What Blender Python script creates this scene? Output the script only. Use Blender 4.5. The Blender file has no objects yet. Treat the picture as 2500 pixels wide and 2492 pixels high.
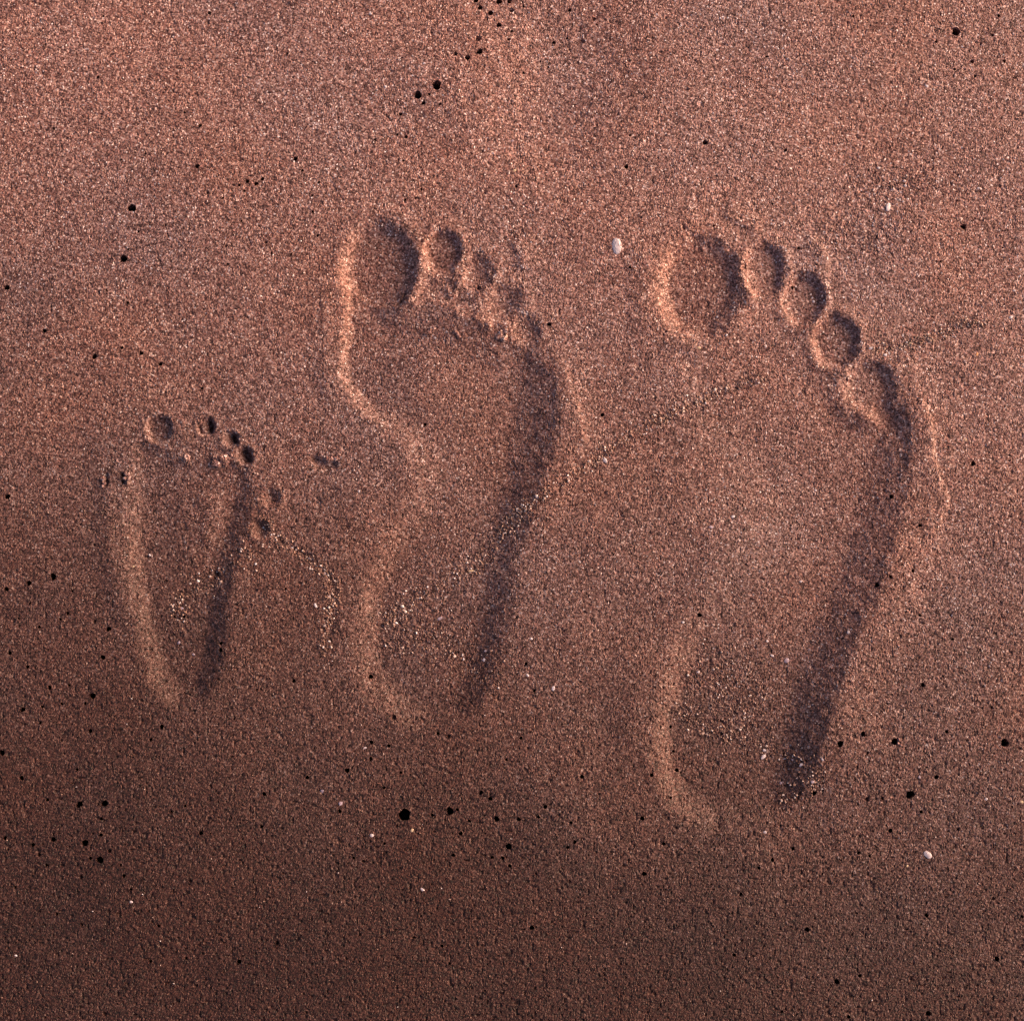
import bpy, math, random
import numpy as np
from mathutils import Vector

random.seed(7)
rng = np.random.default_rng(7)
scene = bpy.context.scene
col = scene.collection
PI = math.pi

# ------------------------------------------------------------------ camera
TILT = math.radians(7.0)          # almost straight down, leaning a little forward
DIST = 0.88
LENS = 70.0
cam_data = bpy.data.cameras.new('camera')
cam_data.lens = LENS
cam_data.sensor_width = 36.0
cam_data.clip_start = 0.01
cam_data.clip_end = 500.0
cam = bpy.data.objects.new('camera', cam_data)
cam.location = (0.0, -DIST * math.sin(TILT), DIST * math.cos(TILT))
cam.rotation_euler = (TILT, 0.0, 0.0)
col.objects.link(cam)
scene.camera = cam

# ------------------------------------------------------------------ light
SUN_EL = math.radians(17.0)
SUN_AZ = math.radians(20.0)       # measured from +x (right of the photograph) towards +y (its top)
world = bpy.data.worlds.new('World')
scene.world = world
world.use_nodes = True
wn = world.node_tree
wn.nodes.clear()
w_out = wn.nodes.new('ShaderNodeOutputWorld')
w_bg = wn.nodes.new('ShaderNodeBackground')
w_sky = wn.nodes.new('ShaderNodeTexSky')
w_sky.sky_type = 'NISHITA'
w_sky.sun_disc = False
w_sky.sun_elevation = SUN_EL
w_sky.sun_rotation = PI / 2 - SUN_AZ
w_sky.air_density = 0.5
w_sky.dust_density = 5.0
w_sky.ozone_density = 0.5
w_bg.inputs['Strength'].default_value = 0.15
w_tint = wn.nodes.new('ShaderNodeMix')          # rosy evening sky
w_tint.data_type = 'RGBA'
w_tint.blend_type = 'MULTIPLY'
w_tint.inputs[0].default_value = 1.0
w_tint.inputs[7].default_value = (1.04, 0.90, 0.84, 1.0)
wn.links.new(w_sky.outputs['Color'], w_tint.inputs[6])
wn.links.new(w_tint.outputs[2], w_bg.inputs['Color'])
wn.links.new(w_bg.outputs['Background'], w_out.inputs['Surface'])

sun_data = bpy.data.lights.new('sun', 'SUN')
sun_data.energy = 3.3
sun_data.angle = math.radians(60.0)
sun_data.color = (1.0, 0.60, 0.33)
sun = bpy.data.objects.new('sun', sun_data)
sun.rotation_euler = Vector((math.cos(SUN_EL) * math.cos(SUN_AZ), math.cos(SUN_EL) * math.sin(SUN_AZ),
                             math.sin(SUN_EL))).to_track_quat('Z', 'Y').to_euler()
sun.location = (2, 0.4, 1)
col.objects.link(sun)

vs = scene.view_settings
scene.display_settings.display_device = 'sRGB'
vs.view_transform = 'Standard'
vs.look = 'None'
vs.gamma = 1.0
vs.use_curve_mapping = False
vs.exposure = 0.84

# ------------------------------------------------------------------ photograph coordinates <-> ground plane
SW, SH = 2500.0, 2492.0
HALF = 18.0 / LENS                 # tan of half the horizontal field of view
CY, CZ = cam.location.y, cam.location.z
ct, st = math.cos(TILT), math.sin(TILT)


def px_to_ground(sx, sy):
    u = (np.asarray(sx, float) - SW / 2) / (SW / 2) * HALF
    v = -(np.asarray(sy, float) - SH / 2) / (SW / 2) * HALF
    dy = v * ct + st
    dz = v * st - ct
    t = -CZ / dz
    return u * t, CY + dy * t


def ground_to_px(x, y):
    dx, dy, dz = x, y - CY, -CZ
    v = dy * ct + dz * st
    d = dy * st - dz * ct
    return SW / 2 + dx / d / HALF * SW / 2, SH / 2 - v / d / HALF * SW / 2


MPP = 2 * HALF * DIST / SW         # metres per photograph pixel at the middle of the frame


# ------------------------------------------------------------------ materials
def new_mat(name):
    m = bpy.data.materials.new(name)
    m.use_nodes = True
    nt = m.node_tree
    nt.nodes.clear()
    out = nt.nodes.new('ShaderNodeOutputMaterial')
    bs = nt.nodes.new('ShaderNodeBsdfPrincipled')
    nt.links.new(bs.outputs['BSDF'], out.inputs['Surface'])
    return m, nt, bs


def node(nt, kind, **kw):
    n = nt.nodes.new(kind)
    for k, v in kw.items():
        setattr(n, k, v)
    return n


def mixc(nt, fac, a, b, mode='MIX'):
    n = nt.nodes.new('ShaderNodeMix')
    n.data_type = 'RGBA'
    n.blend_type = mode
    for sock, val in ((n.inputs[0], fac), (n.inputs[6], a), (n.inputs[7], b)):
        if hasattr(val, 'is_linked') or hasattr(val, 'links'):
            nt.links.new(val, sock)
        elif isinstance(val, (int, float)):
            sock.default_value = val
        else:
            sock.default_value = (*val, 1.0)
    return n.outputs[2]


def math_node(nt, op, a, b=None, c=None, clamp=False):
    n = nt.nodes.new('ShaderNodeMath')
    n.operation = op
    n.use_clamp = clamp
    for i, val in enumerate((a, b, c)):
        if val is None:
            continue
        if isinstance(val, (int, float)):
            n.inputs[i].default_value = val
        else:
            nt.links.new(val, n.inputs[i])
    return n.outputs[0]


GRAIN_RAMP = [(0.00, (0.016, 0.006, 0.007)), (0.20, (0.058, 0.024, 0.023)), (0.38, (0.140, 0.069, 0.060)),
              (0.58, (0.245, 0.139, 0.124)), (0.76, (0.370, 0.234, 0.214)), (0.90, (0.530, 0.395, 0.370)),
              (1.00, (0.760, 0.670, 0.650))]


def ramp(nt, fac, stops):
    r = nt.nodes.new('ShaderNodeValToRGB')
    el = r.color_ramp.elements
    el[0].position, el[0].color = stops[0][0], (*stops[0][1], 1)
    el[1].position, el[1].color = stops[-1][0], (*stops[-1][1], 1)
    for p, c in stops[1:-1]:
        e = el.new(p)
        e.color = (*c, 1)
    nt.links.new(fac, r.inputs[0])
    return r.outputs[0]


def sand_material(name, dry=False):
    m, nt, bs = new_mat(name)
    geo = node(nt, 'ShaderNodeNewGeometry')
    pos = geo.outputs['Position']
    # single grains: one random value per cell
    v1 = node(nt, 'ShaderNodeTexVoronoi', feature='F1')
    v1.inputs['Scale'].default_value = 1800.0
    nt.links.new(pos, v1.inputs['Vector'])
    sep = node(nt, 'ShaderNodeSeparateColor')
    nt.links.new(v1.outputs['Color'], sep.inputs[0])
    v2 = node(nt, 'ShaderNodeTexVoronoi', feature='F1')
    v2.inputs['Scale'].default_value = 880.0
    nt.links.new(pos, v2.inputs['Vector'])
    sep2 = node(nt, 'ShaderNodeSeparateColor')
    nt.links.new(v2.outputs['Color'], sep2.inputs[0])
    # mostly fine grains, partly coarser ones
    f = math_node(nt, 'MULTIPLY_ADD', sep.outputs[0], 0.66, math_node(nt, 'MULTIPLY', sep2.outputs[0], 0.34))
    grain = ramp(nt, f, GRAIN_RAMP)
    # some grains redder, some greyer, some ochre
    tint = ramp(nt, sep.outputs[1], [(0.0, (1.10, 0.80, 0.76)), (0.35, (1.0, 0.95, 0.90)), (0.65, (0.95, 1.0, 1.04)),
                                     (1.0, (1.10, 1.0, 0.84))])
    grain = mixc(nt, 0.8, grain, tint, 'MULTIPLY')
    # rare pale quartz and shell grains
    pale = math_node(nt, 'GREATER_THAN', sep.outputs[2], 0.990)
    grain = mixc(nt, pale, grain, (0.74, 0.66, 0.66))
    # broad mineral drift: slightly redder and slightly greyer bands of sand
    n1 = node(nt, 'ShaderNodeTexNoise')
    n1.inputs['Scale'].default_value = 14.0
    n1.inputs['Detail'].default_value = 4.0
    nt.links.new(pos, n1.inputs['Vector'])
    drift = ramp(nt, n1.outputs['Fac'], [(0.30, (1.08, 0.97, 0.90)), (0.70, (0.93, 0.99, 1.08))])
    grain = mixc(nt, 1.0, grain, drift, 'MULTIPLY')
    # damp plus a vignette-like loss of light, painted into the colour towards the bottom
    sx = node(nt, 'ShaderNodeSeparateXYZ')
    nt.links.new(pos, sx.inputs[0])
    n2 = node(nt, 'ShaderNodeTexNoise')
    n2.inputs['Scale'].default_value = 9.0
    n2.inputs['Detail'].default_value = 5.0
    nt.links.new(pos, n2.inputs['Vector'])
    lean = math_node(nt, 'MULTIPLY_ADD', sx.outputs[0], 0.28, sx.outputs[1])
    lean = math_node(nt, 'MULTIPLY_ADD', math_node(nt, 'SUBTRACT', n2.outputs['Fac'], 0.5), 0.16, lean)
    wet_fade = node(nt, 'ShaderNodeMapRange', interpolation_type='SMOOTHSTEP')
    wet_fade.inputs['From Min'].default_value = 0.19
    wet_fade.inputs['From Max'].default_value = -0.24
    nt.links.new(lean, wet_fade.inputs['Value'])
    damp = wet_fade.outputs[0]  # carries the painted fade of light as well as the damp
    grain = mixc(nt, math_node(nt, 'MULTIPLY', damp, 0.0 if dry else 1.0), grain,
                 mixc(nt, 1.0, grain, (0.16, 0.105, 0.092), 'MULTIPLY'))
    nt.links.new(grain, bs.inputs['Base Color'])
    rough = math_node(nt, 'MULTIPLY_ADD', sep.outputs[2], 0.35, 0.45)
    nt.links.new(rough, bs.inputs['Roughness'])
    bs.inputs['Specular IOR Level'].default_value = 0.35
    # fine relief below the size of the mesh
    bump = node(nt, 'ShaderNodeBump')
    bump.inputs['Strength'].default_value = 0.55
    bump.inputs['Distance'].default_value = 0.00025
    inv = math_node(nt, 'SUBTRACT', 1.0, v1.outputs['Distance'])
    nt.links.new(inv, bump.inputs['Height'])
    nt.links.new(bump.outputs[0], bs.inputs['Normal'])
    return m


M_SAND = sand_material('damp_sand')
M_CLUMP = sand_material('crumbly_sand', dry=True)


def grains_material():
    m, nt, bs = new_mat('loose_grains')
    geo = node(nt, 'ShaderNodeNewGeometry')
    rnd = geo.outputs['Random Per Island']
    c = ramp(nt, rnd, [(0.0, (0.03, 0.014, 0.012)), (0.22, (0.10, 0.045, 0.035)), (0.50, (0.24, 0.125, 0.09)),
                       (0.74, (0.40, 0.25, 0.19)), (0.90, (0.58, 0.46, 0.42)), (1.0, (0.78, 0.72, 0.74))])
    nt.links.new(c, bs.inputs['Base Color'])
    bs.inputs['Roughness'].default_value = 0.5
    return m


M_GRAINS = grains_material()


def shell_material(name, c1, c2):
    m, nt, bs = new_mat(name)
    tc = node(nt, 'ShaderNodeNewGeometry')
    n = node(nt, 'ShaderNodeTexNoise')
    n.inputs['Scale'].default_value = 1600.0
    n.inputs['Detail'].default_value = 3.0
    nt.links.new(tc.outputs['Position'], n.inputs['Vector'])
    c = ramp(nt, n.outputs['Fac'], [(0.35, c2), (0.62, c1)])
    nt.links.new(c, bs.inputs['Base Color'])
    bs.inputs['Roughness'].default_value = 0.42
    return m


M_SHELL = {'white': shell_material('white_shell', (0.62, 0.56, 0.60), (0.40, 0.34, 0.38)),
           'cream': shell_material('cream_shell', (0.58, 0.44, 0.30), (0.38, 0.27, 0.17)),
           'orange': shell_material('orange_shell', (0.75, 0.36, 0.14), (0.52, 0.22, 0.09)),
           'lilac': shell_material('lilac_shell', (0.46, 0.38, 0.45), (0.22, 0.15, 0.19))}

# ------------------------------------------------------------------ air holes seen in the photograph: tile origin, tile scale, (x, y, radius[, shallow])
K = 800 / 1926
HOLE_TILES = [
    (0, 0, K, [(1230,75,11),(606,96,7),(576,454,9),(317,757,9),(1177,741,11),(855,907,7),(1160,979,14),(1738,934,13),
     (1777,1004,8),(1543,1055,11),(1455,1068,12),(1506,1082,12),(1408,1091,8),(1437,1126,8),(775,1224,23),(726,1520,22),
     (38,1688,16),(750,1777,9),(814,1363,8),(1688,317,8),(1722,456,8,1),(269,265,7),(641,150,6),(445,292,7,1),(636,577,6),
     (649,646,6),(827,637,8,1),(1085,663,7),(1068,580,6,1),(1875,1073,8),(1835,1151,7),(1839,1246,8),(1867,1384,8),
     (1563,1425,10,1),(1596,1487,7),(1711,1494,7),(1338,1551,8),(1326,1449,9,1),(973,1324,9,1),(1220,1133,12,1),
     (755,1467,7),(1648,1098,7,1),(460,1136,7,1),(1397,1570,7,1),(626,1707,7),(713,942,7),(1312,1167,7),(1419,1301,7)]),
    (800, 0, K, [(871,6,14),(1007,8,18),(1067,9,13),(896,47,14),(977,41,18,1),(957,79,15),(1080,60,14,1),(1006,150,14),
     (1028,184,23),(1082,183,8),(1063,233,8),(883,233,17,1),(893,308,17),(822,345,15),(753,322,12),(832,272,6),
     (642,505,26),(531,562,22),(598,560,9),(564,609,12),(606,613,6),(661,617,9),(533,651,6),(429,672,10),(409,792,9),
     (461,805,10),(504,777,6),(386,820,6),(278,821,7),(1151,37,7),(1423,57,10),(1388,95,6),(1566,110,12,1),(1582,140,7),
     (1330,243,11),(1408,216,7),(1475,212,8),(1500,235,14,1),(1250,355,8,1),(1295,386,9,1),(1152,425,8),(1132,433,6),
     (1777,798,7),(1755,982,13),(1600,1216,6),(1108,1097,9),(1420,1226,6),(828,728,6),(455,1176,8),(515,1165,9,1),
     (338,1190,6),(550,1112,7),(637,1008,6),(415,940,8,1),(445,945,7),(84,994,6),(244,633,6),(105,410,7,1),
     (1775,1575,8),(1302,1908,12),(938,118,7,1),(1616,75,6)]),
    (1700, 0, K, [(1526,188,24),(1777,95,9),(1741,208,9),(1409,247,9),(1672,257,10,1),(1622,362,11),(1810,360,10),
     (1518,408,8),(1639,449,9),(922,98,8),(413,335,8),(52,840,15),(525,883,10),(448,1200,7),(101,1330,8),(957,1312,6),
     (1572,1333,16),(601,1459,8),(568,1685,9),(1410,1537,7,1),(1437,1537,7),(660,233,6),(890,135,10,1),(1878,455,7,1),
     (1530,1180,8,1),(1015,998,7),(1052,1015,8,1),(1140,865,7,1),(1798,1458,7,1)]),
    (0, 800, K, [(259,17,12),(553,167,15),(828,147,12),(715,117,9),(942,212,12),(1186,355,8),(43,992,15),(311,1462,18),
     (168,1500,14),(37,1535,13),(555,1275,8,1),(397,1676,9),(354,1712,8),(555,1725,11,1),(637,1770,14),(229,1757,9),
     (108,1708,7),(132,1592,6),(174,1618,7),(424,1547,7),(55,1910,11),(1298,1853,9),(1297,1893,11),(1678,1533,7),
     (1020,1695,7),(1075,1695,8),(1105,1692,6),(720,80,7,1),(395,208,6),(378,362,8,1)]),
    (0, 1400, 1000 / 1764, [(443,360,10),(117,401,7),(213,490,9),(399,526,12),(96,586,10),(172,642,6),(389,677,8),
     (697,659,9),(650,714,7),(564,625,5),(8,771,11),(93,880,9),(332,843,6),(204,974,7),(342,994,13),(451,989,13),
     (713,931,5),(798,1000,6),(1138,948,8),(1323,877,8),(1346,838,5),(1265,462,7),(1104,500,6,1),(1463,1022,8),
     (1495,847,10),(1597,797,8),(1599,726,8),(1674,741,7),(1654,922,6),(1726,856,6),(1595,442,9),(1695,620,12,1),
     (1742,1038,23),(230,1144,10),(366,1159,13),(431,1232,14),(349,1306,9,1),(436,1124,7),(437,1055,7),(866,1117,8),
     (1127,1088,7),(472,1195,8,1),(390,1225,7),(520,1255,7,1),(535,1300,7),(200,1254,6),(168,1211,8,1),(142,1167,8),
     (22,1138,8),(565,1358,6),(65,1350,7,1),(820,1322,7,1),(684,1516,6),(1193,1590,10,1),(1030,1670,9),(648,1668,7),
     (800,1655,7,1),(450,1895,9,1),(352,1510,7,1),(245,1465,7,1),(1523,1223,6),(1565,1238,7,1),(297,480,6),(180,573,6),
     (265,560,6),(367,558,6),(740,1025,6)]),
    (750, 1500, 1000 / 1096, [(350,318,4.5),(378,326,5,1),(382,525,9),(411,585,5),(434,552,4),(465,476,5),(490,492,5),
     (507,546,6.5),(566,547,5),(619,541,4),(637,514,5),(706,556,4),(539,620,7.5),(523,651,4.5),(542,672,4.5),(495,649,4),
     (391,643,4.5),(335,536,4),(402,521,4),(716,608,4.5),(697,622,4),(735,433,5),(533,388,3.5),(572,330,4),(608,204,3.5),
     (586,131,4),(897,545,5.5),(922,429,5),(991,416,5),(974,490,3.5),(974,300,4),(930,285,3),(943,365,3),(982,365,3.5),
     (964,417,3),(852,283,3),(954,613,4.5),(902,693,5.5),(601,837,5.5),(361,886,4),(381,933,3.5),(612,693,4,1),
     (702,713,4,1),(250,422,4),(207,612,3.5),(286,863,4,1)]),
    (1600, 1600, 900 / 1096, [(549,262,8.5),(617,233,7),(712,256,9),(1040,259,11),(866,226,5),(795,87,6),(836,361,6),
     (758,413,11),(630,427,7,1),(472,409,7),(431,410,6,1),(700,520,6),(791,464,5),(605,586,5),(638,595,4),(410,574,5),
     (349,607,5),(308,631,4.5),(255,709,4.5),(140,753,3.5),(452,814,6.5),(235,890,5),(201,943,3.5),(540,969,7),
     (608,951,5),(575,1073,5),(811,1063,7),(1016,901,7),(807,772,5.5),(364,717,3.5),(455,670,4,1),(108,216,3.5),
     (126,218,3.5),(200,232,5,1),(630,290,5,1),(675,425,5,1),(1000,155,5,1),(900,517,5,1),(1005,722,5,1),(376,1058,4),
     (1090,775,4)]),
    (1800, 700, 700 / 764, [(629,471,6),(487,636,5),(373,794,6),(408,773,4.5),(467,757,3.5),(486,875,3.5),(412,558,5.5),
     (394,541,5,1),(574,938,3.5)]),
    (750, 450, 750 / 1926, [(66,320,9),(612,97,9),(1851,1445,12),(738,1500,10),(1645,152,8)]),
    (1500, 1200, 900 / 1926, [(447,643,11)]),
]
HOLES = []
for ox, oy, k, lst in HOLE_TILES:
    for h in lst:
        p = (ox + h[0] * k, oy + h[1] * k, max(2.9, h[2] * k * 1.1), len(h) > 3)
        if all((p[0] - q[0]) ** 2 + (p[1] - q[1]) ** 2 > (p[2] + q[2] + 2) ** 2 for q in HOLES):
            HOLES.append(p)
HOLES.sort(key=lambda h: -h[2])
HOLES = HOLES[:296]

# ------------------------------------------------------------------ the sheet of sand: a fine grid under the frame, widening cells beyond it
STEP = 0.00046
x_hi = max(px_to_ground(0, 0)[0] * -1, px_to_ground(0, SH)[0] * -1) * 1.03
y_hi = px_to_ground(0, 0)[1] * 1.03
y_lo = px_to_ground(0, SH)[1] * 1.03


def axis(lo, hi):
    core = np.arange(lo, hi + STEP, STEP)
    grow = STEP * np.cumsum(1.25 ** np.arange(1, 46))
    return np.concatenate([lo - grow[::-1], core, core[-1] + grow])


ax, ay = axis(-x_hi, x_hi), axis(y_lo, y_hi)
NX, NY = len(ax), len(ay)
X, Y = np.meshgrid(ax, ay)         # [row, column]
owner_hole = np.full((NY - 1, NX - 1), -1, np.int32)
pit = np.zeros((NY, NX))           # metres below the surface, for the air holes
taken = np.zeros((NY, NX), bool)
placed = []
for hi_, (hx, hy, hr, shallow) in enumerate(HOLES):
    gx, gy = px_to_ground(hx, hy)
    gx, gy = float(gx), float(gy)
    r = hr * MPP
    i0 = int(np.argmin(np.abs(ax - gx)))
    j0 = int(np.argmin(np.abs(ay - gy)))
    k = max(2, int(round(r / STEP)))
    B = 3                          # rings over which the grid returns to square
    R_ = k + B
    if i0 - R_ < 0 or j0 - R_ < 0 or i0 + R_ >= NX or j0 + R_ >= NY:
        continue
    inner = (slice(j0 - k, j0 + k + 1), slice(i0 - k, i0 + k + 1))
    if taken[inner].any():
        continue
    ph = rng.uniform(0, 2 * PI, 3)
    asp = rng.uniform(0.0, 0.14)
    aang = rng.uniform(0, PI)
    depth = r * (1.5 if shallow else 6.0)
    for dj in range(-R_, R_ + 1):
        for di in range(-R_, R_ + 1):
            jj, ii = j0 + dj, i0 + di
            if taken[jj, ii]:
                continue
            c = max(abs(di), abs(dj))
            ang = math.atan2(dj, di)
            rr = r * (1 + 0.07 * math.sin(3 * ang + ph[0]) + 0.06 * math.sin(5 * ang + ph[1])
                      + asp * math.cos(2 * (ang - aang)))
            if c <= k:
                if c == 0:
                    rad = 0.0
                elif shallow:
                    rad = rr * c / k
                else:
                    rad = rr * (c / k) ** 0.35
                X[jj, ii] = gx + rad * math.cos(ang)
                Y[jj, ii] = gy + rad * math.sin(ang)
                t = c / k
                if shallow:
                    pit[jj, ii] = depth * (1 - t * t)
                elif c < k:
                    pit[jj, ii] = depth * (1.0 if c <= max(1, k - 2) else 0.55)
            else:
                w = (R_ + 1 - c) / (B + 1)
                rim = rr + (c - k) * STEP * 0.6
                X[jj, ii] += w * (gx + rim * math.cos(ang) - X[jj, ii])
                Y[jj, ii] += w * (gy + rim * math.sin(ang) - Y[jj, ii])
    taken[inner] = True
    owner_hole[j0 - k:j0 + k, i0 - k:i0 + k] = len(placed)
    placed.append((hx, hy, hr, shallow, gx, gy))

SX, SY = ground_to_px(X, Y)        # where every grid point falls in the photograph
fine = (np.abs(X) < x_hi) & (Y > y_lo) & (Y < y_hi)


# ------------------------------------------------------------------ relief helpers (all in photograph pixels and millimetres)
def sstep(t):
    t = np.clip(t, 0, 1)
    return t * t * (3 - 2 * t)


def vnoise(x, y, seed):
    xi, yi = np.floor(x).astype(np.int64), np.floor(y).astype(np.int64)
    fx, fy = x - xi, y - yi
    fx, fy = fx * fx * fx * (fx * (fx * 6 - 15) + 10), fy * fy * fy * (fy * (fy * 6 - 15) + 10)

    def hsh(a, b):
        n = (a * 374761393 + b * 668265263 + seed * 1442695041) & 0xFFFFFFFF
        n = ((n ^ (n >> 13)) * 1274126177) & 0xFFFFFFFF
        return ((n ^ (n >> 16)) & 0xFFFF) / 32767.5 - 1.0
    a, b = hsh(xi, yi), hsh(xi + 1, yi)
    c, d = hsh(xi, yi + 1), hsh(xi + 1, yi + 1)
    return a + (b - a) * fx + (c - a) * fy + (a - b - c + d) * fx * fy


def spline(pts, n=8, closed=True):
    p = np.array(pts, float)
    m = len(p)
    out = []
    for i in range(m if closed else m - 1):
        if closed:
            p0, p1, p2, p3 = p[i - 1], p[i], p[(i + 1) % m], p[(i + 2) % m]
        else:
            p0, p1, p2, p3 = p[max(i - 1, 0)], p[i], p[i + 1], p[min(i + 2, m - 1)]
        for t in np.linspace(0, 1, n, endpoint=False):
            out.append(0.5 * ((2 * p1) + (-p0 + p2) * t + (2 * p0 - 5 * p1 + 4 * p2 - p3) * t * t
                              + (-p0 + 3 * p1 - 3 * p2 + p3) * t ** 3))
    if not closed:
        out.append(p[-1])
    return np.array(out)


def window(pts, pad):
    x0, x1 = pts[:, 0].min() - pad, pts[:, 0].max() + pad
    y0, y1 = pts[:, 1].min() - pad, pts[:, 1].max() + pad
    m = (SX >= x0) & (SX <= x1) & (SY >= y0) & (SY <= y1) & fine
    js, is_ = np.where(m.any(1))[0], np.where(m.any(0))[0]
    return slice(js[0], js[-1] + 1), slice(is_[0], is_[-1] + 1)


def to_line(px, py, pts, closed):
    """distance, signed side, arc position 0..1 and third column at the nearest point of a polyline"""
    n = len(pts)
    best = np.full(px.shape, 1e18)
    side = np.zeros(px.shape)
    arc = np.zeros(px.shape)
    att = np.zeros(px.shape)
    inside = np.zeros(px.shape, bool)
    L = 0.0
    seg = n if closed else n - 1
    for i in range(seg):
        a, b = pts[i], pts[(i + 1) % n]
        ex, ey = b[0] - a[0], b[1] - a[1]
        l2 = ex * ex + ey * ey + 1e-12
        t = np.clip(((px - a[0]) * ex + (py - a[1]) * ey) / l2, 0, 1)
        qx, qy = px - a[0] - t * ex, py - a[1] - t * ey
        d = qx * qx + qy * qy
        m = d < best
        best = np.where(m, d, best)
        side = np.where(m, ex * qy - ey * qx, side)
        arc = np.where(m, L + t * math.sqrt(l2), arc)
        if pts.shape[1] > 2:
            att = np.where(m, a[2] + t * (b[2] - a[2]), att)
        L += math.sqrt(l2)
        if closed:
            cross = ((a[1] > py) != (b[1] > py))
            with np.errstate(divide='ignore', invalid='ignore'):
                xx = a[0] + (py - a[1]) / (ey if abs(ey) > 1e-9 else 1e-9) * ex
            inside ^= cross & (px < xx)
    return np.sqrt(best), np.sign(side), arc / max(L, 1e-9), att, inside


H = np.zeros((NY, NX))             # millimetres
PRESS = np.zeros((NY, NX))         # depth of the prints, the deeper one wins where they meet
PART = np.full((NY, NX), -1, np.int32)
PARTS = []                         # (footprint index, part name)


def part_id(fp, name):
    PARTS.append((fp, name))
    return len(PARTS) - 1


def wob(px, py, amp, scale, seed):
    return px + amp * vnoise(px / scale, py / scale, seed), py + amp * vnoise(px / scale + 31.7, py / scale + 11.3, seed)


def field(px, py, ctrl, sig):
    num = np.zeros(px.shape)
    den = np.full(px.shape, 1e-9)
    for cx, cy, v in ctrl:
        w = np.exp(-((px - cx) ** 2 + (py - cy) ** 2) / (2 * sig * sig)) + 1e-7
        num += w * v
        den += w
    return num / den


def smax(a, b, k=0.5):
    h = np.clip(k - np.abs(a - b), 0, k) / k
    return np.maximum(a, b) + h * h * k * 0.25 * (np.minimum(a, b) > 0.01)


def sole(outline, ctrl, sig, ids, cuts):
    """a pressed sole: outline points carry the width of the wall; depth varies over the control points"""
    pts = spline(outline, 6)
    sl = window(pts, 60)
    px, py = wob(SX[sl], SY[sl], 5, 26, 3)
    px, py = wob(px, py, 2.2, 8, 4)
    d, _, _, w, ins = to_line(px, py, pts, True)
    f = sstep(d / w) * ins
    PRESS[sl] = smax(PRESS[sl], f * field(px, py, ctrl, sig))
    lab = np.where(SY[sl] < cuts[0], ids[0], np.where(SY[sl] < cuts[1], ids[1], ids[2]))
    P = PART[sl]
    P[ins] = lab[ins]


def toe(cx, cy, rx, ry, rot, depth, pid, inner=0.35, tilt=(0, 0), rim=0.0, rimw=0.22, crumble=3.0, flat=0.0):
    R = max(rx, ry) * 1.9
    sl = window(np.array([(cx - R, cy - R), (cx + R, cy + R)]), 4)
    px, py = wob(SX[sl], SY[sl], crumble, 18, 8)
    px, py = wob(px, py, crumble * 0.6, 6, 9)
    c, s = math.cos(rot), math.sin(rot)
    dx, dy = px - cx, py - cy
    u, v = (dx * c + dy * s) / rx, (-dx * s + dy * c) / ry
    rho = np.sqrt(u * u + v * v)
    f = sstep((1 - rho) / (1 - inner))
    PRESS[sl] = smax(PRESS[sl], depth * f * (1 + tilt[0] * u + tilt[1] * v))
    if rim:
        H[sl] += rim * np.exp(-((rho - 1.08) / rimw) ** 2)
    if pid is not None:
        P = PART[sl]
        P[rho < 1.02] = pid


def stroke(pts, wl, wr, h, taper=0.15, wobble=4.0, pid=None, seed=5):
    """a ridge (or groove) along a line; wl / wr are its half widths on the two sides of the direction of travel"""
    p = spline(pts, 8, closed=False)
    pad = 3 * max(wl, wr)
    sl = window(p, pad)
    px, py = wob(SX[sl], SY[sl], wobble, 22, seed)
    px, py = wob(px, py, wobble * 0.5, 7, seed + 1)
    d, side, arc, _, _ = to_line(px, py, p, False)
    w = np.where(side > 0, wr, wl)
    g = np.exp(-(d / w) ** 2)
    if taper:
        g = g * sstep(arc / taper) * sstep((1 - arc) / taper)
    H[sl] += h * g
    if pid is not None:
        P = PART[sl]
        m = (d < w * 1.3) & (arc > 0.02) & (arc < 0.98) & (P < 0)
        P[m] = pid


# ------------------------------------------------------------------ relief: the open beach
H += 0.7 * vnoise(SX / 420, SY / 420, 21) * fine
H += 0.32 * vnoise(SX / 150, SY / 150, 22) * fine
H += 0.09 * vnoise(SX / 48, SY / 48, 23) * fine
stroke([(1420, -60), (1390, 120), (1340, 300), (1270, 480)], 140, 130, -2.2, 0.35, 12)      # shallow hollow at the top
stroke([(1180, -60), (1130, 140), (1000, 360)], 110, 120, 1.2, 0.35, 12)
stroke([(-40, 60), (60, 130), (160, 190)], 60, 80, 0.5, 0.2, 10)

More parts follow.
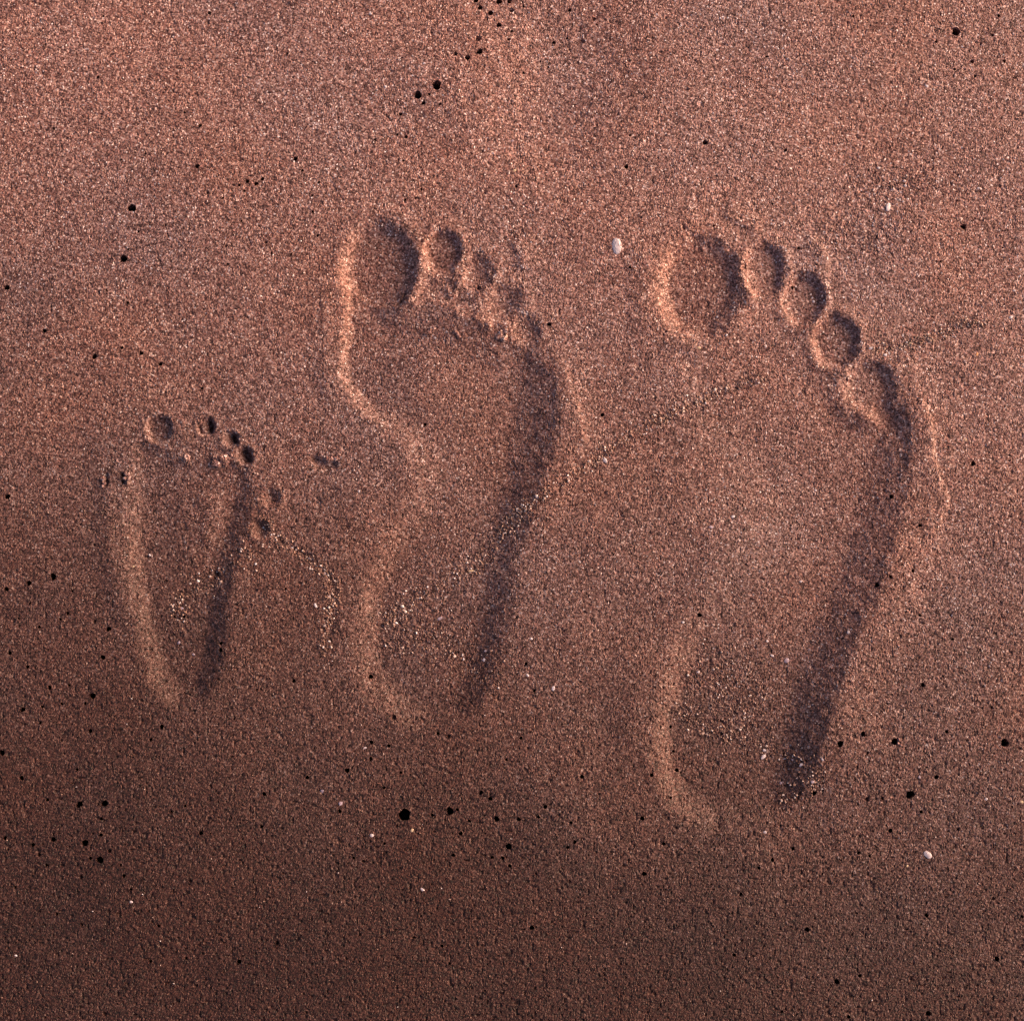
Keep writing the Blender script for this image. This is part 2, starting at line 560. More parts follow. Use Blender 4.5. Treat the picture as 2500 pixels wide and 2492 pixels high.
# ------------------------------------------------------------------ relief: child's footprint
C_ball, C_arch, C_heel = part_id(0, 'ball_print'), part_id(0, 'arch_print'), part_id(0, 'heel_print')
C_big = part_id(0, 'big_toe_print')
C_toes = [part_id(0, 'toe_print') for _ in range(3)]
sole([(345, 1075, 26), (322, 1090, 34), (310, 1120, 44), (300, 1180, 56), (290, 1250, 70), (286, 1320, 76),
      (296, 1390, 58), (308, 1460, 62), (322, 1540, 68), (340, 1620, 72), (366, 1690, 74), (430, 1740, 66),
      (506, 1712, 64), (545, 1640, 66), (562, 1550, 66), (572, 1460, 66), (590, 1370, 66), (610, 1290, 62),
      (622, 1210, 54), (622, 1160, 40), (606, 1120, 34), (570, 1096, 50), (520, 1082, 60), (440, 1088, 60)],
     [(350, 1110, 1.2), (450, 1100, 0.3), (560, 1130, 0.8), (390, 1180, 2.4), (470, 1190, 1.5), (380, 1260, 3.2), (490, 1240, 1.4),
      (545, 1200, 2.4), (560, 1260, 3.0), (390, 1380, 3.2), (470, 1340, 2.0), (530, 1390, 3.2), (400, 1500, 3.4), (490, 1510, 3.2),
      (440, 1630, 3.4)],
     42, (C_ball, C_arch, C_heel), (1290, 1450))
toe(389, 1046, 36, 38, 0, 2.3, C_big, 0.55, (-0.35, -0.2), 0.25, 0.3, 3)
toe(505, 1040, 25, 28, 0.2, 2.0, C_toes[0], 0.2, (0.7, -0.2), 0.3, 0.35, 3)
toe(563, 1071, 22, 26, -0.5, 2.2, C_toes[1], 0.15, (0.7, -0.2), 0.3, 0.35, 3)
toe(594, 1114, 24, 31, -0.4, 2.6, C_toes[2], 0.2, (0.7, 0.0), 0.3, 0.35, 3)
stroke([(510, 1018), (516, 1040), (510, 1058)], 5, 6, -3.6, 0.2, 2)
stroke([(486, 1030), (488, 1048), (494, 1064)], 4, 4, -1.5, 0.2, 2)
stroke([(562, 1056), (573, 1072), (580, 1084)], 5, 6, -3.0, 0.2, 2)
stroke([(592, 1092), (606, 1110), (610, 1130)], 7, 8, -3.6, 0.2, 2)
stroke([(430, 1030), (448, 1060), (450, 1090)], 24, 24, 0.6, 0.2, 5)                       # sand left standing between the toes
stroke([(490, 1190), (515, 1260), (490, 1340)], 30, 26, 0.8, 0.2, 5)
stroke([(285, 1130), (268, 1200), (262, 1300), (282, 1420), (310, 1540)], 22, 26, 0.6, 0.2, 5, part_id(0, 'pushed_up_rim'))
toe(661, 1216, 26, 28, 0, 1.5, None, 0.2, (0.4, -0.2), 0.3, 0.3, 4)
toe(634, 1290, 27, 27, 0, 2.3, None, 0.2, (0.5, -0.2), 0.3, 0.3, 4)
stroke([(296, 1150), (299, 1166), (298, 1184)], 4, 4, -2.6, 0.2, 2)
stroke([(259, 1150), (260, 1170), (255, 1190)], 4, 4, -1.8, 0.2, 2)
stroke([(308, 1150), (310, 1170), (309, 1186)], 4, 5, 1.3, 0.2, 2)
stroke([(250, 1160), (252, 1180)], 5, 5, 0.8, 0.2, 2)
stroke([(530, 1392), (526, 1402), (518, 1408)], 6, 6, -2.0, 0.2, 2)
stroke([(758, 1108), (775, 1128), (800, 1136), (826, 1122)], 9, 11, -1.5, 0.2, 3)          # small dents between the prints
stroke([(770, 1220), (785, 1232)], 7, 7, -0.8, 0.2, 3)

# ------------------------------------------------------------------ relief: the middle footprint
M_ball, M_arch, M_heel = part_id(1, 'ball_print'), part_id(1, 'arch_print'), part_id(1, 'heel_print')
M_big = part_id(1, 'big_toe_print')
M_toes = [part_id(1, 'toe_print') for _ in range(3)]
sole([(836, 610, 30), (832, 690, 30), (833, 770, 30), (826, 825, 32), (820, 880, 34), (826, 925, 36), (846, 970, 40),
      (880, 1010, 46), (925, 1050, 60), (975, 1105, 90), (985, 1165, 110), (955, 1250, 96), (905, 1340, 86), (874, 1420, 76),
      (858, 1500, 80), (846, 1580, 92), (860, 1670, 96), (920, 1745, 90), (1010, 1790, 86), (1100, 1780, 76),
      (1165, 1745, 76), (1205, 1680, 84), (1240, 1590, 92), (1258, 1500, 96), (1272, 1410, 98), (1294, 1300, 104),
      (1322, 1200, 112), (1352, 1120, 120), (1368, 1040, 124), (1362, 950, 116), (1338, 880, 92), (1304, 826, 86),
      (1240, 822, 90), (1190, 808, 90), (1140, 780, 90), (1080, 748, 90), (1015, 740, 80), (960, 730, 66), (900, 640, 40)],
     [(860, 700, 3.4), (880, 830, 3.8), (1000, 840, 1.8), (1100, 840, 0.9), (1200, 860, 1.2), (900, 930, 4.0), (1020, 950, 1.8), (1120, 960, 2.4),
      (1240, 900, 3.6), (1240, 1040, 4.6), (1100, 1080, 2.6), (1060, 1150, 3.2), (1210, 1180, 4.4), (1100, 1250, 3.0),
      (1180, 1350, 3.8), (1000, 1400, 3.4), (1080, 1500, 3.4), (1170, 1520, 4.4), (980, 1560, 3.8), (1060, 1680, 3.6)],
     80, (M_ball, M_arch, M_heel), (1090, 1400))
toe(924, 650, 98, 124, 0.04, 4.0, M_big, 0.62, (-0.36, 0.02), 0.4, 0.16, 3)
toe(1082, 616, 50, 60, 0.1, 2.5, M_toes[0], 0.60, (-0.15, -0.15), 0.5, 0.25, 3)
toe(1165, 664, 46, 54, -0.3, 1.5, M_toes[1], 0.15, (-0.2, -0.1), 0.4, 0.3, 6)
toe(1228, 738, 54, 52, -0.4, 1.7, M_toes[2], 0.15, (-0.1, -0.1), 0.4, 0.3, 6)
stroke([(1018, 590), (1024, 650), (1014, 710), (985, 752)], 14, 13, 1.1, 0.15, 4)            # ridge beside the big toe
stroke([(960, 766), (1000, 744), (1050, 736), (1100, 752), (1160, 788), (1215, 812)], 14, 16, 0.6, 0.1, 5)
toe(1284, 806, 40, 50, -0.5, 1.5, None, 0.2, (0.1, -0.1), 0.2, 0.3, 6)
stroke([(1082, 700), (1098, 716), (1118, 700), (1130, 660)], 12, 10, 0.9, 0.2, 6)            # crumbled web between toes
stroke([(1156, 764), (1180, 790), (1210, 806)], 12, 10, 0.9, 0.2, 6)
stroke([(996, 706), (984, 730), (968, 745)], 4, 4, -1.6, 0.2, 5)                             # crack
stroke([(984, 728), (1000, 732)], 3, 3, -1.4, 0.2, 2)
stroke([(1164, 708), (1172, 700)], 6, 6, -1.6, 0.2, 2)
stroke([(800, 620), (796, 720), (798, 840), (796, 930), (830, 1010)], 26, 24, 0.5, 0.2, 5, part_id(1, 'pushed_up_rim'))
stroke([(1252, 580), (1270, 618), (1276, 668)], 34, 12, 0.9, 0.25, 4, part_id(1, 'pushed_up_rim'))
stroke([(1280, 1360), (1318, 1230), (1356, 1120), (1374, 1030), (1362, 910), (1318, 800)], 26, 58, 1.1, 0.2, 8, part_id(1, 'pushed_up_rim'))
stroke([(1428, 1120), (1416, 1050), (1400, 990), (1386, 930), (1372, 860)], 30, 9, 0.55, 0.25, 6, part_id(1, 'pushed_up_rim'))
stroke([(840, 1120), (880, 1230), (830, 1340), (790, 1450), (770, 1560)], 60, 60, 0.6, 0.2, 8)
stroke([(1010, 850), (1030, 920), (1000, 1000)], 50, 46, 0.5, 0.2, 6)

# ------------------------------------------------------------------ relief: the right footprint
R_ball, R_arch, R_heel = part_id(2, 'ball_print'), part_id(2, 'arch_print'), part_id(2, 'heel_print')
R_big = part_id(2, 'big_toe_print')
R_toes = [part_id(2, 'toe_print') for _ in range(4)]
sole([(1640, 850, 60), (1635, 950, 90), (1670, 1070, 130), (1720, 1190, 170), (1725, 1320, 170), (1685, 1440, 140),
      (1632, 1560, 90), (1602, 1680, 70), (1580, 1800, 72), (1585, 1900, 84), (1640, 1995, 90), (1740, 2045, 90),
      (1850, 2024, 80), (1944, 1980, 90), (1994, 1890, 96), (2018, 1800, 104), (2036, 1720, 112), (2064, 1640, 118),
      (2106, 1550, 122), (2148, 1450, 122), (2176, 1350, 122), (2200, 1270, 122), (2216, 1180, 118), (2224, 1100, 104),
      (2216, 1030, 70), (2170, 1000, 60), (2110, 1000, 70), (2056, 925, 80), (1985, 850, 90), (1920, 785, 90),
      (1850, 760, 90), (1790, 800, 80), (1720, 830, 70)],
     [(1720, 920, 1.6), (1830, 880, 0.5), (1960, 940, 0.5), (2060, 990, 0.7), (1800, 1020, 1.3), (1950, 1080, 2.6), (2100, 1060, 3.4),
      (2080, 1180, 4.0), (1820, 1200, 1.3), (1960, 1230, 4.4), (2050, 1320, 4.2), (1840, 1350, 2.0), (1950, 1430, 4.4),
      (1780, 1500, 2.9), (1880, 1580, 4.4), (1690, 1650, 4.0), (1800, 1700, 3.8), (1890, 1700, 5.0), (1680, 1820, 3.8),
      (1800, 1850, 4.6), (1890, 1860, 6.0), (1780, 1950, 4.2)],
     85, (R_ball, R_arch, R_heel), (1180, 1560))
toe(1706, 702, 108, 142, 0.0, 3.4, R_big, 0.60, (-0.42, -0.04), 0.4, 0.2, 4)
toe(1864, 660, 56, 72, 0.15, 2.3, R_toes[0], 0.60, (0.0, -0.35), 0.5, 0.22, 4)
toe(1962, 730, 54, 72, 0.1, 2.5, R_toes[1], 0.60, (-0.05, -0.15), 0.5, 0.22, 4)
toe(2040, 832, 62, 70, -0.1, 2.7, R_toes[2], 0.60, (-0.05, -0.05), 0.5, 0.2, 4)
toe(2122, 946, 70, 72, 0.3, 2.2, R_toes[3], 0.50, (0.0, -0.2), 0.4, 0.2, 4)
toe(2160, 1010, 48, 120, -0.45, 2.8, R_ball, 0.1, (0.0, 0.1), 0, 0.2, 4)
stroke([(1800, 610), (1822, 680), (1830, 760)], 16, 14, 0.9, 0.2, 5)
stroke([(1580, 580), (1562, 700), (1588, 850)], 36, 34, 0.9, 0.2, 5, part_id(2, 'pushed_up_rim'))
stroke([(1860, 566), (1810, 540), (1760, 515)], 10, 36, 0.7, 0.2, 4)
stroke([(2008, 690), (2012, 620), (1966, 572)], 32, 11, 0.8, 0.2, 4, part_id(2, 'pushed_up_rim'))
stroke([(1985, 1960), (2010, 1860), (2048, 1720), (2110, 1560), (2160, 1440), (2200, 1310), (2228, 1190), (2238, 1100), (2228, 1000), (2196, 890)],
       28, 72, 1.3, 0.15, 10, part_id(2, 'pushed_up_rim'))
stroke([(2246, 1322), (2276, 1288), (2302, 1254), (2309, 1216), (2289, 1166), (2279, 1128), (2269, 1048), (2250, 940)],
       40, 8, 0.75, 0.2, 6, part_id(2, 'pushed_up_rim'))
stroke([(2180, 870), (2230, 940), (2245, 1040)], 30, 30, 0.6, 0.2, 5)
stroke([(1560, 1560), (1545, 1700), (1530, 1850)], 50, 46, 0.6, 0.2, 8)
stroke([(1650, 800), (1690, 860), (1660, 950)], 40, 44, 0.3, 0.2, 6)
stroke([(1820, 640), (1808, 660)], 5, 5, -1.5, 0.2, 3)
stroke([(1668, 548), (1672, 566)], 3, 4, -1.2, 0.2, 3)

# ------------------------------------------------------------------ lines of coarse grains left by the swash
GRAIN_LINES = [([(2400, 780), (2304, 812), (2224, 838), (2131, 858)], 10, 260),
               ([(1860, 920), (1740, 965), (1640, 1010), (1560, 1050), (1440, 1130), (1310, 1225), (1265, 1255), (1225, 1300)], 11, 620),
               ([(1240, 1270), (1190, 1350), (1130, 1395), (1050, 1440), (985, 1480), (935, 1520)], 18, 260),
               ([(640, 1270), (700, 1335), (760, 1370), (800, 1405), (815, 1460), (800, 1520), (790, 1590)], 11, 330),
               ([(640, 1350), (590, 1365), (530, 1400), (480, 1430), (430, 1480), (430, 1530)], 20, 200),
               ([(1650, 1725), (1720, 1775), (1790, 1800), (1874, 1830), (1967, 1863), (1995, 1905), (1900, 1960)], 18, 260),
               ([(1700, 1640), (1780, 1650), (1850, 1700), (1780, 1740)], 50, 200),
               ([(960, 1560), (1040, 1540), (1120, 1600), (1190, 1640)], 40, 140),
               ([(2100, 460), (2190, 450), (2250, 430)], 40, 25),
               ([(2040, 560), (2120, 600), (2160, 560)], 50, 20)]
for pts, wd, n in GRAIN_LINES:
    p = spline(pts, 8, closed=False)
    sl = window(p, 3 * wd)
    d, *_ = to_line(SX[sl], SY[sl], p, False)
    g = np.exp(-(d / (wd * 1.3)) ** 2)
    H[sl] += g * (0.18 * vnoise(SX[sl] / 7, SY[sl] / 7, 41) + 0.13 * rng.normal(size=g.shape))
stroke([(1860, 920), (1640, 1010), (1560, 1050), (1440, 1130), (1310, 1225), (1250, 1270)], 13, 8, -0.6, 0.1, 5)
stroke([(2380, 790), (2304, 812), (2224, 838), (2140, 856)], 9, 9, -0.5, 0.1, 5)
stroke([(660, 1300), (760, 1370), (800, 1405), (815, 1460), (795, 1580)], 9, 9, -0.5, 0.1, 5)

# the grain of the sand itself
grit = rng.normal(size=H.shape)
crumbs = np.clip(vnoise(SX / 9, SY / 9, 31), 0.2, 1) - 0.2
H += fine * (0.078 * grit + 0.04 * vnoise(SX / 5.5, SY / 5.5, 32) + 0.10 * crumbs * grit)
pock = np.clip(vnoise(SX / 6.5, SY / 6.5, 33) - 0.68 + 0.13 * sstep((SY - 900) / 1400), 0, 1)
H -= fine * 1.6 * pock
H -= PRESS
Z = H * 0.001 - pit


def ground_z(sx, sy):
    gx, gy = px_to_ground(sx, sy)
    return float(gx), float(gy), float(Z[int(np.argmin(np.abs(ay - gy))), int(np.argmin(np.abs(ax - gx)))])


# ------------------------------------------------------------------ cut the sheet into the sand, the prints and the holes
idx = np.arange(NX * NY, dtype=np.int32).reshape(NY, NX)
quads = np.stack([idx[:-1, :-1], idx[:-1, 1:], idx[1:, 1:], idx[1:, :-1]], -1).reshape(-1, 4)
allv = np.stack([X, Y, Z], -1).reshape(-1, 3)
pq = PART[:-1, :-1]
owner = np.where(owner_hole >= 0, 1000 + owner_hole, np.where(pq >= 0, pq, -1)).reshape(-1)


def grid_mesh(name, q, origin, mat):
    used, inv = np.unique(q.reshape(-1), return_inverse=True)
    co = (allv[used] - np.asarray(origin)).astype(np.float32)
    me = bpy.data.meshes.new(name)
    me.vertices.add(len(used))
    me.vertices.foreach_set('co', co.reshape(-1))
    me.loops.add(len(q) * 4)
    me.loops.foreach_set('vertex_index', inv.astype(np.int32).reshape(-1))
    me.polygons.add(len(q))
    me.polygons.foreach_set('loop_start', np.arange(0, len(q) * 4, 4, dtype=np.int32))
    me.polygons.foreach_set('use_smooth', np.zeros(len(q), bool))
    me.update(calc_edges=True)
    me.materials.append(mat)
    return me


def link(name, me, parent=None, loc=(0, 0, 0)):
    o = bpy.data.objects.new(name, me)
    col.objects.link(o)
    o.location = loc
    if parent:
        o.parent = parent
    return o


def tag(o, label=None, cat=None, group=None, kind=None):
    for k, v in (('label', label), ('category', cat), ('group', group), ('kind', kind)):
        if v:
            o[k] = v
    return o


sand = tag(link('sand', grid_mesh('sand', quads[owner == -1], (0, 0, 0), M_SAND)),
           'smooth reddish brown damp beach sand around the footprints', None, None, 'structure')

FEET = [((455, 1350), "small child's bare footprint, narrowest and shortest of the three"),
        ((1080, 1150), 'mid sized bare footprint between the small child print and the largest print'),
        ((1890, 1260), 'largest bare footprint with five toes fanned out and a ridge along its outer edge')]
order = np.argsort(owner, kind='stable')
so = owner[order]
foot_objs = []
for fi, (c, label) in enumerate(FEET):
    gx, gy, gz = ground_z(*c)
    e = bpy.data.objects.new('footprint', None)
    e.empty_display_size = 0.03
    e.location = (gx, gy, 0.0)
    col.objects.link(e)
    tag(e, label, 'footprint', 'bare footprints pressed into the sand')
    foot_objs.append(e)
    for pi_, (f, name) in enumerate(PARTS):
        if f != fi:
            continue
        q = quads[order[np.searchsorted(so, pi_):np.searchsorted(so, pi_, 'right')]]
        if len(q):
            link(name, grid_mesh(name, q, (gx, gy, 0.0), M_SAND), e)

# ------------------------------------------------------------------ labels by place: what each small thing lies next to
MARKS = [((391, 1046), "child's big toe print"), ((598, 1112), "child's smallest toe print"),
         ((450, 1200), "child's ball print"), ((440, 1500), "child's heel print"),
         ((430, 1720), "child's print's lower end"),
         ((922, 650), "middle print's big toe"), ((1082, 616), "middle print's second toe"),
         ((1225, 738), "middle print's outermost toe"), ((1050, 950), "middle ball print"),
         ((1120, 1230), "middle arch print"), ((1040, 1580), "middle heel print"),
         ((1010, 1790), "middle print's lower end"),
         ((1706, 704), "largest print's big toe"), ((1864, 660), "largest print's second toe"),
         ((1962, 730), "largest print's third toe"), ((2040, 832), "largest print's fourth toe"),
         ((2118, 944), "largest print's little toe"), ((2300, 1220), "largest print's outer ridge"),
         ((1900, 1060), "largest ball print"), ((1980, 1380), "largest arch print"),
         ((1800, 1750), "largest heel print"), ((1800, 2040), "largest print's lower end"),
         ((1505, 602), "the big oval white shell flake"),
         ((0, 0), "photo's top left corner"), ((2500, 0), "photo's top right corner"),
         ((0, 2492), "photo's bottom left corner"), ((2500, 2492), "photo's bottom right corner"),
         ((1250, 0), "photo's top edge middle"), ((1250, 2492), "photo's bottom edge middle"),
         ((0, 1250), "photo's left edge middle"), ((2500, 1250), "photo's right edge middle")]
seen_labels = set()


def place_label(head, x, y):
    cand = sorted(MARKS, key=lambda m: (m[0][0] - x) ** 2 + (m[0][1] - y) ** 2)
    lab = head
    for (mx, my), name in cand[:8]:
        dx, dy = x - mx, y - my
        d = math.hypot(dx, dy)
        a = math.degrees(math.atan2(-dy, dx)) % 360
        if d < 45:
            where = 'inside'
        else:
            where = ['right of', 'up and right of', 'above', 'up and left of', 'left of', 'down and left of', 'below',
                     'down and right of'][int((a + 22.5) // 45) % 8]
            where = ('close ' if d < 110 else '' if d < 190 else 'further ' if d < 300 else 'well ' if d < 450 else 'far ') + where
        lab = f'{head} {where} {name}'
        if lab not in seen_labels:
            break
    seen_labels.add(lab)
    return lab


def size_word(r):
    return 'tiny' if r < 3.1 else 'small' if r < 4.2 else 'mid sized' if r < 6.2 else 'large'


SPECIAL = {(1067, 210): 'largest oval black air hole, lower right of the pair above the middle print',
           (1021, 233): 'round black air hole, left one of the large pair above the middle print',
           (2334, 78): 'largest round black air hole near the top right corner of the sand',
           (322, 508): 'large round black air hole alone, upper one of two at the left',
           (302, 631): 'large black air hole with a slanted rim, lower one of two at the left',
           (987, 1988): 'biggest black air hole of all with a pale crumbled rim, below the middle print',
           (1227, 76): 'largest black air hole of the cluster at the top edge'}
for hi_, (hx, hy, hr, shallow, gx, gy) in enumerate(placed):
    q = quads[order[np.searchsorted(so, 1000 + hi_):np.searchsorted(so, 1000 + hi_, 'right')]]
    jj, ii = int(np.argmin(np.abs(ay - gy))), int(np.argmin(np.abs(ax - gx)))
    zz = float(H[jj, ii]) * 0.001
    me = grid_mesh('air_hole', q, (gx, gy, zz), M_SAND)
    o = link('air_hole', me, None, (gx, gy, zz))
    lab = None
    for (qx, qy), s in SPECIAL.items():
        if abs(qx - hx) < 6 and abs(qy - hy) < 6:
            lab = s
            seen_labels.add(s)
    if lab is None:
        lab = place_label(f"{size_word(hr)} {'shallow dark pock' if shallow else 'round black air hole'}", hx, hy)
    tag(o, lab, 'air hole', 'air holes in the damp sand')


# ------------------------------------------------------------------ loose things on the sand
def ico(sub):
    import bmesh
    bm = bmesh.new()
    bmesh.ops.create_icosphere(bm, subdivisions=sub, radius=1.0)
    v = np.array([p.co[:] for p in bm.verts])
    f = np.array([[p.index for p in fc.verts] for fc in bm.faces])
    bm.free()
    return v, f


V1, F1 = ico(1)
V2, F2 = ico(2)
V3, F3 = ico(3)


def mesh_from(name, v, f, mat, smooth=False):
    me = bpy.data.meshes.new(name)
    me.from_pydata(v.tolist(), [], f.tolist())
    me.materials.append(mat)
    if smooth:
        me.polygons.foreach_set('use_smooth', np.ones(len(f), bool))
    me.update()
    return me


# coarse grains: too many to count, one object
gv, gf, off = [], [], 0
for pts, wd, n in GRAIN_LINES:
    p = spline(pts, 10, closed=False)
    for _ in range(n):
        t = rng.uniform(0, len(p) - 1.001)
        a = int(t)
        c = p[a] + (p[a + 1] - p[a]) * (t - a)
        sx, sy = c[0] + rng.normal() * wd * 0.8, c[1] + rng.normal() * wd * 0.8
        gx, gy, gz = ground_z(sx, sy)
        r = MPP * rng.uniform(1.5, 2.9) * (1.4 if rng.random() < 0.12 else 1.0)
        v = V1 * (1 + 0.22 * rng.normal(size=(len(V1), 1))) * np.array([r, r * rng.uniform(0.65, 1), r * 0.7])
        th = rng.uniform(0, PI)
        v = v @ np.array([[math.cos(th), math.sin(th), 0], [-math.sin(th), math.cos(th), 0], [0, 0, 1]])
        gv.append(v + np.array([gx, gy, gz + 0.25 * r]))
        gf.append(F1 + off)
        off += len(V1)
for _ in range(900):               # a thin scatter everywhere
    sx, sy = rng.uniform(0, SW), rng.uniform(0, SH)
    gx, gy, gz = ground_z(sx, sy)
    r = MPP * rng.uniform(1.0, 2.0)
    v = V1 * (1 + 0.22 * rng.normal(size=(len(V1), 1))) * np.array([r, r * rng.uniform(0.65, 1), r * 0.7])
    gv.append(v + np.array([gx, gy, gz + 0.2 * r]))
    gf.append(F1 + off)
    off += len(V1)
tag(link('coarse_grains', mesh_from('coarse_grains', np.concatenate(gv), np.concatenate(gf), M_GRAINS)),
    'coarse loose sand grains washed into thin lines across the prints', 'sand grains', None, 'stuff')


# shell fragments: (x, y, half length, half width, angle in degrees, tint)
SHELLS = [(1505, 602, 21, 12, 95, 'white'), (2169, 505, 11, 6, 80, 'white'), (1477, 1124, 9, 5, -55, 'white'),
          (1311, 1213, 5, 4, 20, 'white'), (1272, 1249, 6, 5, 0, 'white'), (1182, 1609, 7, 4, 60, 'white'),
          (1185, 1588, 3.5, 3, 0, 'lilac'), (1350, 1680, 8, 5, 75, 'white'), (771, 1478, 8, 3.5, -70, 'white'),
          (1149, 1392, 8, 3.5, 10, 'cream'), (1073, 1508, 8, 4, 25, 'lilac'), (877, 1199, 4, 3, 0, 'white'),
          (1062, 823, 4, 4, 0, 'white'), (1297, 1559, 4, 3, 0, 'white'), (1288, 1648, 5, 3, -40, 'white'),
          (714, 1340, 7, 4.5, -80, 'white'), (757, 1363, 5, 4, 0, 'white'), (792, 1401, 5, 4.5, 0, 'lilac'),
          (441, 1483, 6, 3.5, 0, 'lilac'), (434, 1568, 5, 4, 60, 'lilac'), (363, 1353, 4, 3, -20, 'white'),
          (324, 1382, 5, 2.5, 50, 'cream'), (470, 1596, 4, 3, 0, 'lilac'), (804, 1455, 4, 3, 30, 'white'),
          (2127, 850, 6, 5, 0, 'white'), (2161, 867, 5, 4, 0, 'white'), (1706, 850, 5, 4.5, 0, 'cream'),
          (2222, 838, 6, 4, 60, 'cream'), (2385, 865, 6, 4, 70, 'orange'), (1790, 1260, 5, 4.5, 0, 'white'),
          (1736, 1287, 6, 5, 0, 'lilac'), (1988, 733, 4, 4, 0, 'white'), (1752, 772, 3.5, 3, 0, 'white'),
          (1773, 819, 4, 3, 60, 'white'), (1995, 1194, 3.5, 3, 0, 'white'), (2357, 1074, 5, 3, 20, 'cream'),
          (2378, 948, 4, 3, 40, 'white'), (1925, 1611, 8, 6.5, 40, 'lilac'), (1888, 1599, 5, 3, -30, 'white'),
          (1876, 1563, 3.5, 3, 0, 'white'), (1706, 1639, 4.5, 4, 0, 'white'), (1867, 1847, 8, 6, 60, 'white'),
          (1870, 1831, 5, 4, 0, 'white'), (1920, 1850, 4.5, 4, 0, 'white'), (1939, 1854, 4.5, 4, 0, 'lilac'),
          (1960, 1868, 7, 6, 0, 'white'), (1984, 1908, 5, 5, 0, 'lilac'), (1911, 1912, 5, 5, 0, 'lilac'),
          (2007, 1852, 6, 3, -50, 'white'), (1869, 2031, 5.5, 4, 0, 'white'), (2265, 2086, 11, 7, -40, 'white'),
          (2072, 1543, 4.5, 4, 0, 'white'), (1958, 1417, 4, 3, 0, 'white'), (1668, 1518, 4, 3.5, 0, 'white'),
          (787, 1931, 7, 6, 0, 'lilac'), (831, 1961, 6.5, 5, 40, 'lilac'), (908, 2038, 5, 5, 0, 'white'),
          (891, 1825, 6, 2.5, 15, 'white'), (321, 2201, 4, 3.5, 0, 'white'), (39, 2332, 4, 3, 0, 'white'),
          (1032, 2171, 6.5, 4, -35, 'white'), (1006, 2026, 5, 4, 50, 'cream'), (1256, 417, 5.5, 4.5, 30, 'cream'),
          (2159, 226, 4, 3.5, 0, 'white'), (2263, 211, 5.5, 4, -40, 'white'), (2209, 441, 4, 3.5, 0, 'white'),
          (2211, 453, 4, 3.5, 0, 'white'), (2181, 461, 4, 3.5, 0, 'lilac'), (2146, 409, 4.5, 3.5, 0, 'white'),
          (2389, 461, 4.5, 4, 0, 'white'), (2468, 775, 5, 4, 30, 'white'), (2476, 710, 4, 3, 0, 'white'),
          (2408, 1950, 5, 4, 20, 'white'), (2215, 2112, 4.5, 4, 0, 'cream'), (2500 - 6, 1957, 5, 4, 0, 'cream'),
          (2245, 1896, 4, 3.5, 0, 'lilac'), (905, 35, 4, 3, 0, 'white'), (941, 213, 4.5, 3.5, 0, 'white'),
          (1036, 157, 4, 3.5, 0, 'white'), (1250, 343, 5, 4, 0, 'lilac')]
SHAPE_WORD = ['flake', 'chip', 'fragment']
for n, (sx, sy, a, b, ang, tint) in enumerate(SHELLS):
    gx, gy, gz = ground_z(sx, sy)
    big = a > 10
    V, F = (V3, F3) if big else (V2, F2)
    v = V.copy()
    # angular flake: squash onto a few random planes, slightly domed
    if not big:
        for _ in range(6):
            th = rng.uniform(0, 2 * PI)
            nrm = np.array([math.cos(th), math.sin(th), rng.uniform(-0.2, 0.5)])
            nrm /= np.linalg.norm(nrm)
            d = v @ nrm
            v -= np.outer(np.maximum(d - rng.uniform(0.62, 0.92), 0), nrm)
    else:
        v *= 1 + 0.05 * rng.normal(size=(len(v), 1))
    v = v * np.array([a * MPP, b * MPP, 0.32 * b * MPP])
    th = math.radians(ang)
    tx = rng.uniform(-0.25, 0.25)
    v = v @ np.array([[1, 0, 0], [0, math.cos(tx), math.sin(tx)], [0, -math.sin(tx), math.cos(tx)]])
    v = v @ np.array([[math.cos(th), math.sin(th), 0], [-math.sin(th), math.cos(th), 0], [0, 0, 1]])
    me = mesh_from('shell_fragment', v, F, M_SHELL[tint])
    o = link('shell_fragment', me, None, (gx, gy, gz + 0.02 * b * MPP))
    if n == 0:
        lab = 'big oval white shell flake lying between the two larger footprints'
        seen_labels.add(lab)
    else:
        shape = 'long' if a > 1.7 * b else 'chunky' if a > 5.5 else 'little'
        lab = place_label(f'{shape} {tint} shell fragment', sx, sy)
    tag(o, lab, 'shell', 'shell fragments on the sand')

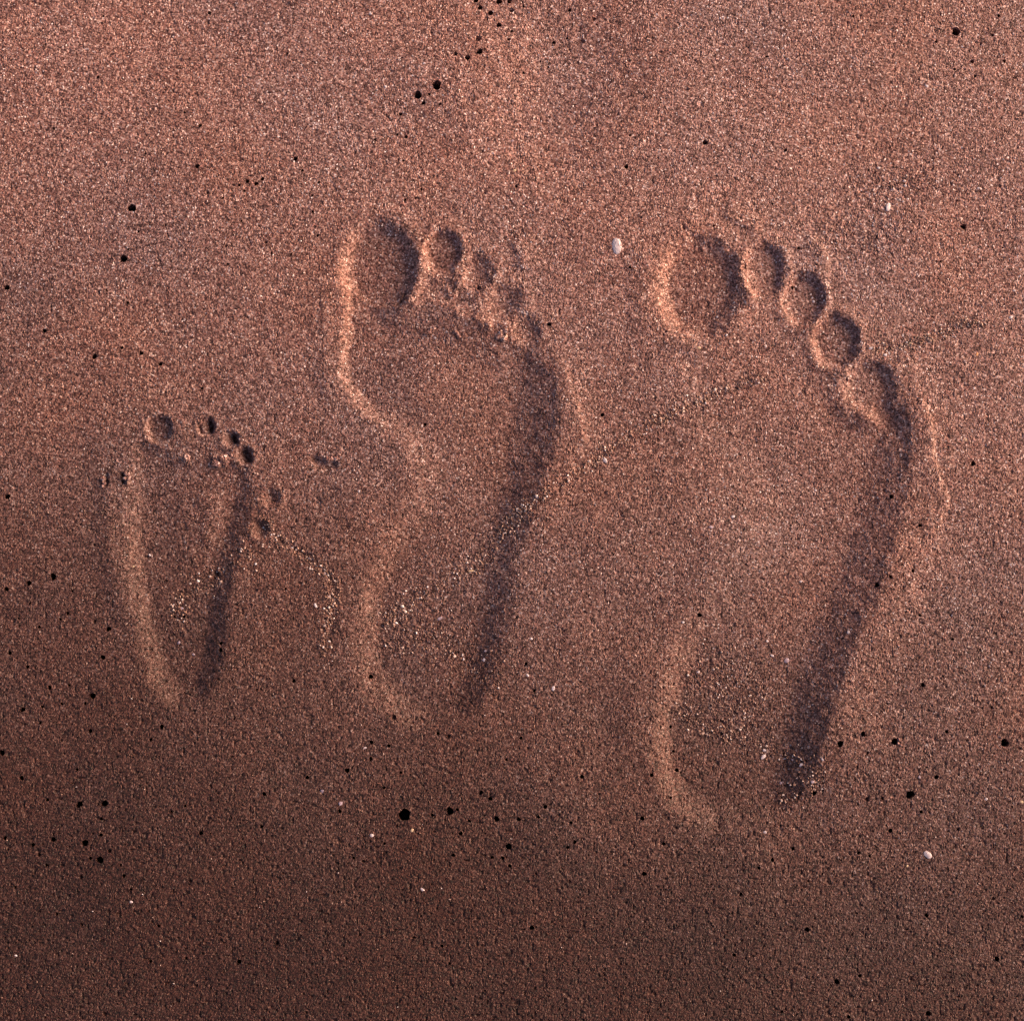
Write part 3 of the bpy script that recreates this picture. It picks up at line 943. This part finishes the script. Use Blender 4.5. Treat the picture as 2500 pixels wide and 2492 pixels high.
# crumbly lumps of sand: (x, y, half length, half width, angle, lobes, label)
CLUMPS = [(1049, 805, 17, 8, 20, 6, 'crumbly sand lump, left of two under the toes of the middle print'),
          (1123, 816, 18, 8, -25, 6, 'crumbly sand lump, right of two under the toes of the middle print'),
          (1232, 818, 20, 14, 50, 6, "crumbly sand heap below middle print's outermost toe"),
          (812, 1116, 20, 10, 25, 7, 'crescent sand lump between the child print and the middle print'),
          (778, 1226, 17, 7, -35, 5, 'small elongated sand lump below the crescent one'),
          (455, 1116, 10, 10, 0, 4, "single rounded sand lump in the ball of child's print"),
          (540, 1122, 24, 18, -20, 9, "broken sand lump with gaps under child's smaller toes"),
          (312, 1166, 8, 16, 5, 5, "crumbled sand on the outer edge of child's print"),
          (252, 1172, 6, 16, 5, 5, "sand crumbs lying farthest left beside child's print"),
          (640, 1268, 18, 5, -15, 5, "thin ledge of crumbs right of child's print"),
          (2196, 1812, 6, 15, 5, 5, "upright sand crumb beside a black hole right of the largest heel"),
          (1841, 927, 12, 7, 20, 4, "sand crumb on the grain line across largest print's ball"),
          (1211, 1088, 6, 9, 0, 3, "ochre sand crumb on middle print's outer half"),
          (712, 5, 10, 8, 0, 4, 'pinkish sand crumb at the very top edge of the photo')]
for cx, cy, a, b, ang, nl, lab in CLUMPS:
    gx, gy, gz = ground_z(cx, cy)
    vs_, fs_, off = [], [], 0
    th = math.radians(ang)
    for k in range(nl):
        t = -0.8 + 1.6 * (k + 0.5) / nl if nl > 4 else rng.uniform(-0.5, 0.5)
        ox, oy = t * a + rng.normal() * 1.2, rng.normal() * b * 0.42
        r = min(a, b) * rng.uniform(0.34, 0.66)
        v = V2 * (1 + 0.16 * rng.normal(size=(len(V2), 1)))
        v = v * np.array([r * rng.uniform(0.9, 1.4), r, r * 0.75]) + np.array([ox, oy, r * 0.12])
        vs_.append(v)
        fs_.append(F2 + off)
        off += len(V2)
    v = np.concatenate(vs_)
    v = v @ np.array([[math.cos(th), math.sin(th), 0], [-math.sin(th), math.cos(th), 0], [0, 0, 1]]) * MPP
    o = link('sand_clump', mesh_from('sand_clump', v, np.concatenate(fs_), M_CLUMP), None, (gx, gy, gz))
    tag(o, lab, 'sand clump', 'crumbly lumps of sand')
